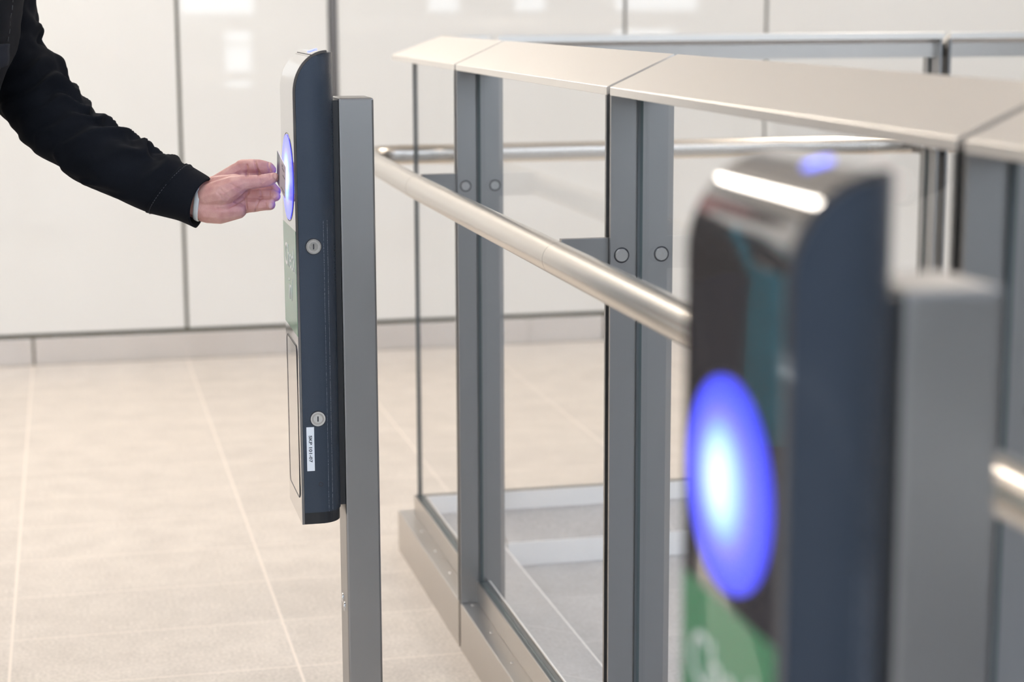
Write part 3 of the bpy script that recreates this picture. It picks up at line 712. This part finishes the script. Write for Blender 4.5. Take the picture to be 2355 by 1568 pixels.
# fingernails of the reaching hand
nb = bmesh.new(); ball(nb, hz(1306, 592, -29.5), 26 * U, 12 * U, 36 * U, Matrix((rt, fw, up)).transposed()); pobj('fingernail', nb, M['nail'])
nb = bmesh.new(); ball(nb, hz(1244, 968, -17), 32 * U, 13 * U, 40 * U, Matrix((rt, fw, up)).transposed()); pobj('fingernail', nb, M['nail'])

# jacket: sleeve rings between its upper and lower outline, then the trunk
def cr(p, t):                            # Catmull-Rom through a list of tuples
    n = len(p) - 1; i = min(int(t * n), n - 1); f = t * n - i
    a, b, c, d = p[max(i - 1, 0)], p[i], p[i + 1], p[min(i + 2, n)]
    return tuple(0.5 * (2 * b[k] + (c[k] - a[k]) * f + (2 * a[k] - 5 * b[k] + 4 * c[k] - d[k]) * f * f + (3 * b[k] - a[k] - 3 * c[k] + d[k]) * f ** 3) for k in range(len(b)))
# upper x, y, lower x, y, depth, half thickness (m)
SL = [(-30, -228, -75, -215, 3.110, .020), (30, -190, -120, -150, 3.205, .062), (58, -70, -90, -10, 3.205, .060), (76, 0, -75, 60, 3.205, .058), (90, 62, -62, 130, 3.196, .056), (98, 104, -45, 185, 3.187, .054),
      (146, 142, -22, 230, 3.179, .056), (164, 186, 4, 266, 3.170, .056), (192, 222, 32, 297, 3.161, .055), (222, 254, 56, 330, 3.152, .053), (254, 280, 92, 358, 3.143, .053),
      (290, 303, 136, 384, 3.135, .052), (330, 321, 176, 416, 3.126, .050), (370, 356, 230, 441, 3.120, .048), (402, 361, 288, 466, 3.113, .046), (432, 378, 338, 488, 3.108, .044), (452, 390, 372, 496, 3.105, .0435)]
CF = [(430, 376, 336, 489, 3.108, .0455), (452, 389, 374, 498, 3.105, .0455), (472, 401, 412, 508, 3.099, .0455), (489, 412, 449, 524, 3.094, .0450)]
def sleeve(bm, tab, NR, NS, wr, thick=0.0, tilt=None):
    rings = []
    for i in range(NR):
        t = i / (NR - 1); ux, uy, lx, ly, d, hw = cr(tab, t)
        u, l = at(ux, uy, d), at(lx, ly, d); c = (u + l) / 2; a = (u - l) / 2; bvec = -fw * hw
        axis = a.cross(bvec).normalized()
        ring = []
        for k in range(NS):
            th = 2 * pi * k / NS
            p = c + a * cos(th) + bvec * sin(th)
            n = (a * cos(th) / a.length + bvec * sin(th) / hw).normalized()
            if wr:
                env = wr(t)
                # folds run slantwise round the arm
                fo = noise.noise(c * 11 + Vector((0, 0, 2 * sin(th))))
                ph = 2 * pi * (t * 11.5 + 0.9 * fo) + 1.6 * sin(th) + 0.9 * cos(th)
                f1 = (0.5 + 0.5 * sin(ph + 0.5 * sin(ph))) ** 1.2
                amp = 0.55 + 0.9 * noise.noise(Vector((t * 7, cos(th) * 1.2, sin(th) * 1.2 + 4)))
                f2 = noise.noise(Vector((t * 22 + 1.5 * sin(th), sin(th) * 1.5, cos(th) * 1.5 + 9)))
                side = 0.45 + 0.75 * max(0, cos(th)) + 0.35 * max(0, sin(th)) - 0.2 * max(0, -cos(th))
                p = p + n * (env * side * (0.0150 * amp * (f1 - 0.5) + 0.0045 * f2))
            if tilt: p = p + (-rt * 0.013 + up * 0.002) * max(0, sin(th)) * tilt(t)
            ring.append(bm.verts.new(p - n * thick))
        rings.append(ring)
    for a, b in zip(rings, rings[1:]):
        for k in range(NS): bm.faces.new((a[k], a[(k + 1) % NS], b[(k + 1) % NS], b[k]))
    return rings
jb = bmesh.new()
sleeve(jb, SL, 170, 72, lambda t: min(1.0, 0.35 + 3 * t) * (1.0 if t < 0.75 else max(0.15, 1 - (t - 0.75) * 3.4)))
# trunk of the jacket: horizontal rings (front x pixel at depth 2.97, pixel height, chest half depth, half width)
TR = [(-30, -250, .070, .10), (20, -215, .088, .155), (40, -160, .108, .205), (42, -90, .120, .215), (36, 0, .124, .212), (27, 60, .124, .208), (14, 120, .122, .205), (-12, 190, .118, .200),
      (-45, 300, .116, .195), (-95, 420, .118, .195), (-135, 540, .122, .198), (-165, 640, .124, .200)]
def trunk_ring(t, k, NS, extra=0.0):
    fx, y, hf, hw = cr(TR, t); p0 = at(fx, y, 2.978 / (cos(PITCH) + (784 - y) / F_PX * sin(PITCH))); th = 2 * pi * k / NS
    c = p0 - E1 * hf
    ce, se = cos(th), sin(th); q = 0.85
    ex = math.copysign(abs(ce) ** q, ce); ey = math.copysign(abs(se) ** q, se)
    w = noise.noise(Vector((th * 1.4, t * 9, 3.3))) * 0.006 + noise.noise(Vector((th * 3, t * 22, 1.1))) * 0.003
    return c + E1 * ((hf + extra) * ex + w * ce) + E2 * ((hw + extra) * ey + w * se)
NT, NS = 60, 72
rings = [[jb.verts.new(trunk_ring(i / (NT - 1), k, NS)) for k in range(NS)] for i in range(NT)]
for a, b in zip(rings, rings[1:]):
    for k in range(NS): jb.faces.new((a[k], a[(k + 1) % NS], b[(k + 1) % NS], b[k]))
# right sleeve
tube(jb, [L3(0.08, -0.165, 1.43), L3(0.075, -0.205, 1.36), L3(0.015, -0.235, 1.25), L3(-0.04, -0.245, 1.13), L3(-0.045, -0.250, 1.02), L3(-0.05, -0.250, 0.925)], [0.074, 0.084, 0.070, 0.061, 0.052, 0.046], 28)
jk = pobj('jacket', jb, M['jacket'])
md = jk.modifiers.new('cloth', 'SOLIDIFY'); md.thickness = 0.0018; md.offset = -1
cb = bmesh.new(); sleeve(cb, CF, 26, 72, None, tilt=lambda t: t * t)
cf = pobj('cuff', cb, M['jacket'], jk); md = cf.modifiers.new('cloth', 'SOLIDIFY'); md.thickness = 0.003; md.offset = -1
# stitched seam on the cuff, chest pocket flap
stb = bmesh.new()
for i in range(0, 60):
    th = 2 * pi * i / 60; ux, uy, lx, ly, d, hw = cr(CF, 0.10); u, l = at(ux, uy, d), at(lx, ly, d); c = (u + l) / 2; a = (u - l) / 2
    pp = []
    for dt in (0, 0.06):
        q = c + a * 1.012 * cos(th + dt) - fw * hw * 1.012 * sin(th + dt); q += (-rt * 0.013) * max(0, sin(th + dt)) * 0.01; pp.append(q)
    tube(stb, pp, 0.0005, 6)
pobj('stitching', stb, M['stitch'], jk)
def on_trunk(y_px, ang, ex):
    lo, hi = 0.0, 1.0
    for _ in range(40):
        m_ = (lo + hi) / 2
        if cr(TR, m_)[1] < y_px: lo = m_
        else: hi = m_
    return trunk_ring(lo, ang / (2 * pi) * 360, 360, ex)
fb = bmesh.new()
cols, rows = 14, 8
gr = []
for j in range(rows + 1):
    row = []
    for i in range(cols + 1):
        a = -radians(4) - radians(38) * i / cols
        drop = 118 + 48 * j / rows * (1 if True else 0)
        drop += (14 * (1 - abs(i / cols - 0.5) * 2)) * j / rows
        row.append(fb.verts.new(on_trunk(drop - 18, a, 0.0070 + 0.006 * (j / rows))))
    gr.append(row)
gr_co = [[v.co.copy() for v in r_] for r_ in gr]
for j in range(rows):
    for i in range(cols): fb.faces.new((gr[j][i], gr[j][i + 1], gr[j + 1][i + 1], gr[j + 1][i]))
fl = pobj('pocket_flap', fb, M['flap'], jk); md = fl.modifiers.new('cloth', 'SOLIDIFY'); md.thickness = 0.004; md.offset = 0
fs = bmesh.new()
def flap_pt(i, j):
    u = gr_co[max(0, min(rows, j))][max(0, min(cols, i))]; return u
for ins in (0, 1):
    path = [flap_pt(ins, j) for j in range(rows + 1 - ins)] + [flap_pt(i, rows - ins) for i in range(ins, cols + 1)]
    tube(fs, [p + (CAM - p).normalized() * 0.0032 for p in path], 0.0007, 6)
pobj('flap_stitching', fs, M['stitch'], jk)
pb = bmesh.new()
for i in range(40):
    y0, y1 = -150 + i * 18, -150 + i * 18 + 11
    tube(pb, [on_trunk(y0, -radians(2), 0.0012), on_trunk(y1, -radians(2), 0.0012)], 0.0007, 6)
pobj('placket_stitching', pb, M['stitch'], jk)
nk = bmesh.new(); tube(nk, [L3(0.095, 0, 1.43), L3(0.105, 0, 1.47), L3(0.112, 0, 1.505)], [0.085, 0.072, 0.070], 32, False)
co = pobj('collar', nk, M['jacket'], jk); md = co.modifiers.new('cloth', 'SOLIDIFY'); md.thickness = 0.004
# trousers and shoes
tb = bmesh.new()
for s in (-1, 1):
    fo = 0.07 * s
    lp = [(0.005, 0.075 * s, 0.96, .088), (0.005, 0.085 * s, 0.90, .098), (0.01 + fo * .3, 0.095 * s, 0.70, .090), (0.02 + fo * .5, 0.097 * s, 0.50, .074), (0 + fo * .8, 0.10 * s, 0.28, .064), (-0.03 + fo, 0.10 * s, 0.115, .060)]
    for a, b in zip(lp, lp[1:]): capsule(tb, L3(*a[:3]), L3(*b[:3]), a[3], b[3])
capsule(tb, L3(0.005, -0.03, 0.97), L3(0.005, 0.03, 0.97), 0.105, 0.105)
tr_ = fuse(tb, 0.009, 4); pobj('trousers', tr_, M['trouser'])
for s in (-1, 1):
    fo = 0.07 * s; sb = bmesh.new()
    capsule(sb, L3(-0.055 + fo, 0.10 * s, 0.050), L3(0.06 + fo, 0.105 * s, 0.045), 0.046, 0.046); capsule(sb, L3(0.06 + fo, 0.105 * s, 0.042), L3(0.165 + fo, 0.11 * s, 0.035), 0.045, 0.035)
    capsule(sb, L3(-0.045 + fo, 0.10 * s, 0.05), L3(-0.035 + fo, 0.10 * s, 0.10), 0.046, 0.046)
    me = fuse(sb, 0.006, 4)
    for v in me.vertices: v.co.z = max(v.co.z, 0.001)
    so = pobj('shoe', me, M['shoe'])
# watch strap
wb_ = bmesh.new(); NSW = 48
ringsw = []
for i in range(5):
    t = i / 4 - 0.5; cx, cy = 325 + t * 62, 890 + t * 28
    c = hz(cx, cy, 0); a = (hz(cx + 42, cy - 268, 0) - c); bv = -fw * 196 * U
    ringsw.append([wb_.verts.new(c + a * cos(2 * pi * k / NSW) * (1.0 + 0.02 * (1 - 4 * t * t)) + bv * sin(2 * pi * k / NSW)) for k in range(NSW)])
for a, b in zip(ringsw, ringsw[1:]):
    for k in range(NSW): wb_.faces.new((a[k], a[(k + 1) % NSW], b[(k + 1) % NSW], b[k]))
ws = pobj('watch_strap', wb_, M['strap']); md = ws.modifiers.new('t', 'SOLIDIFY'); md.thickness = 0.002

# the card in the hand
A_, B_, C_ = at(638, 346, 3.086), at(657, 384, 3.012), at(656, 457, 3.012); D_ = A_ + (C_ - B_)
ux_, uy_ = (B_ - A_), (D_ - A_); nrm = ux_.cross(uy_).normalized()
if nrm.dot(fw) > 0: nrm = -nrm
cbm = bmesh.new(); cc = (A_ + C_) / 2
def cpt(s, t, h): return A_ + ux_ * s + uy_ * t + nrm * h - cc
def cslab(s0, s1, t0, t1, h0, h1, mi):
    v = [cbm.verts.new(cpt(*q)) for q in ((s0, t0, h0), (s1, t0, h0), (s1, t1, h0), (s0, t1, h0), (s0, t0, h1), (s1, t0, h1), (s1, t1, h1), (s0, t1, h1))]
    for f in ((0, 1, 2, 3), (4, 5, 6, 7), (0, 1, 5, 4), (1, 2, 6, 5), (2, 3, 7, 6), (3, 0, 4, 7)): cbm.faces.new([v[i] for i in f]).material_index = mi
cslab(0, 1, 0, 1, -0.0004, 0.0004, 0)
card = obj('travel_card', cbm, None, mats=[M['card_white']], loc=cc); tag(card, 'white plastic travel card with a dark stripe, pinched between thumb and finger', 'card')
cbm = bmesh.new(); cslab(0.0, 0.31, 0, 1, 0.00041, 0.0005, 0); obj('dark_stripe', cbm, M['card_dark'], card)
for (s0, s1, t0, t1) in ((0.62, 0.86, 0.22, 0.25), (0.70, 0.95, 0.40, 0.43), (0.55, 0.9, 0.86, 0.89), (0.60, 0.66, 0.12, 0.2)):
    cbm = bmesh.new(); cslab(s0, s1, t0, t1, 0.00041, 0.0005, 0); obj('printed_line', cbm, M['ink'], card)

# teal tote bag hanging from the right shoulder
bag = empty('tote_bag', L3(0.09, -0.375, 0.72), 'teal canvas tote bag hanging at the hip of the person in black', 'bag')
bb2 = bmesh.new()
prof = [(0.055, 0.0), (0.062, 0.05), (0.055, 0.2), (0.040, 0.36)]
rg = []
for (hw, z) in prof:
    rg.append([bb2.verts.new(E1 * (0.09 * math.copysign(abs(cos(2 * pi * k / 40)) ** 0.4, cos(2 * pi * k / 40))) + E2 * (hw * math.copysign(abs(sin(2 * pi * k / 40)) ** 0.6, sin(2 * pi * k / 40))) + Vector((0, 0, z))) for k in range(40)])
for a, b in zip(rg, rg[1:]):
    for k in range(40): bb2.faces.new((a[k], a[(k + 1) % 40], b[(k + 1) % 40], b[k]))
bb2.faces.new(rg[0][::-1])
bo = obj('bag_body', bb2, M['bag'], bag, True)
hbm = bmesh.new()
tube(hbm, [E1 * 0.08 + Vector((0, 0, 0.34)), E1 * 0.085 + E2 * 0.02 + Vector((0, 0, 0.55)), E1 * 0.10 + E2 * 0.11 + Vector((0, 0, 0.735)), E1 * 0.06 + E2 * 0.12 + Vector((0, 0, 0.755)), E1 * 0.0 + E2 * 0.09 + Vector((0, 0, 0.70)), E1 * -0.06 + E2 * 0.01 + Vector((0, 0, 0.5)), E1 * -0.08 + Vector((0, 0, 0.34))], 0.010, 12)
obj('bag_strap', hbm, M['bag'], bag, True)
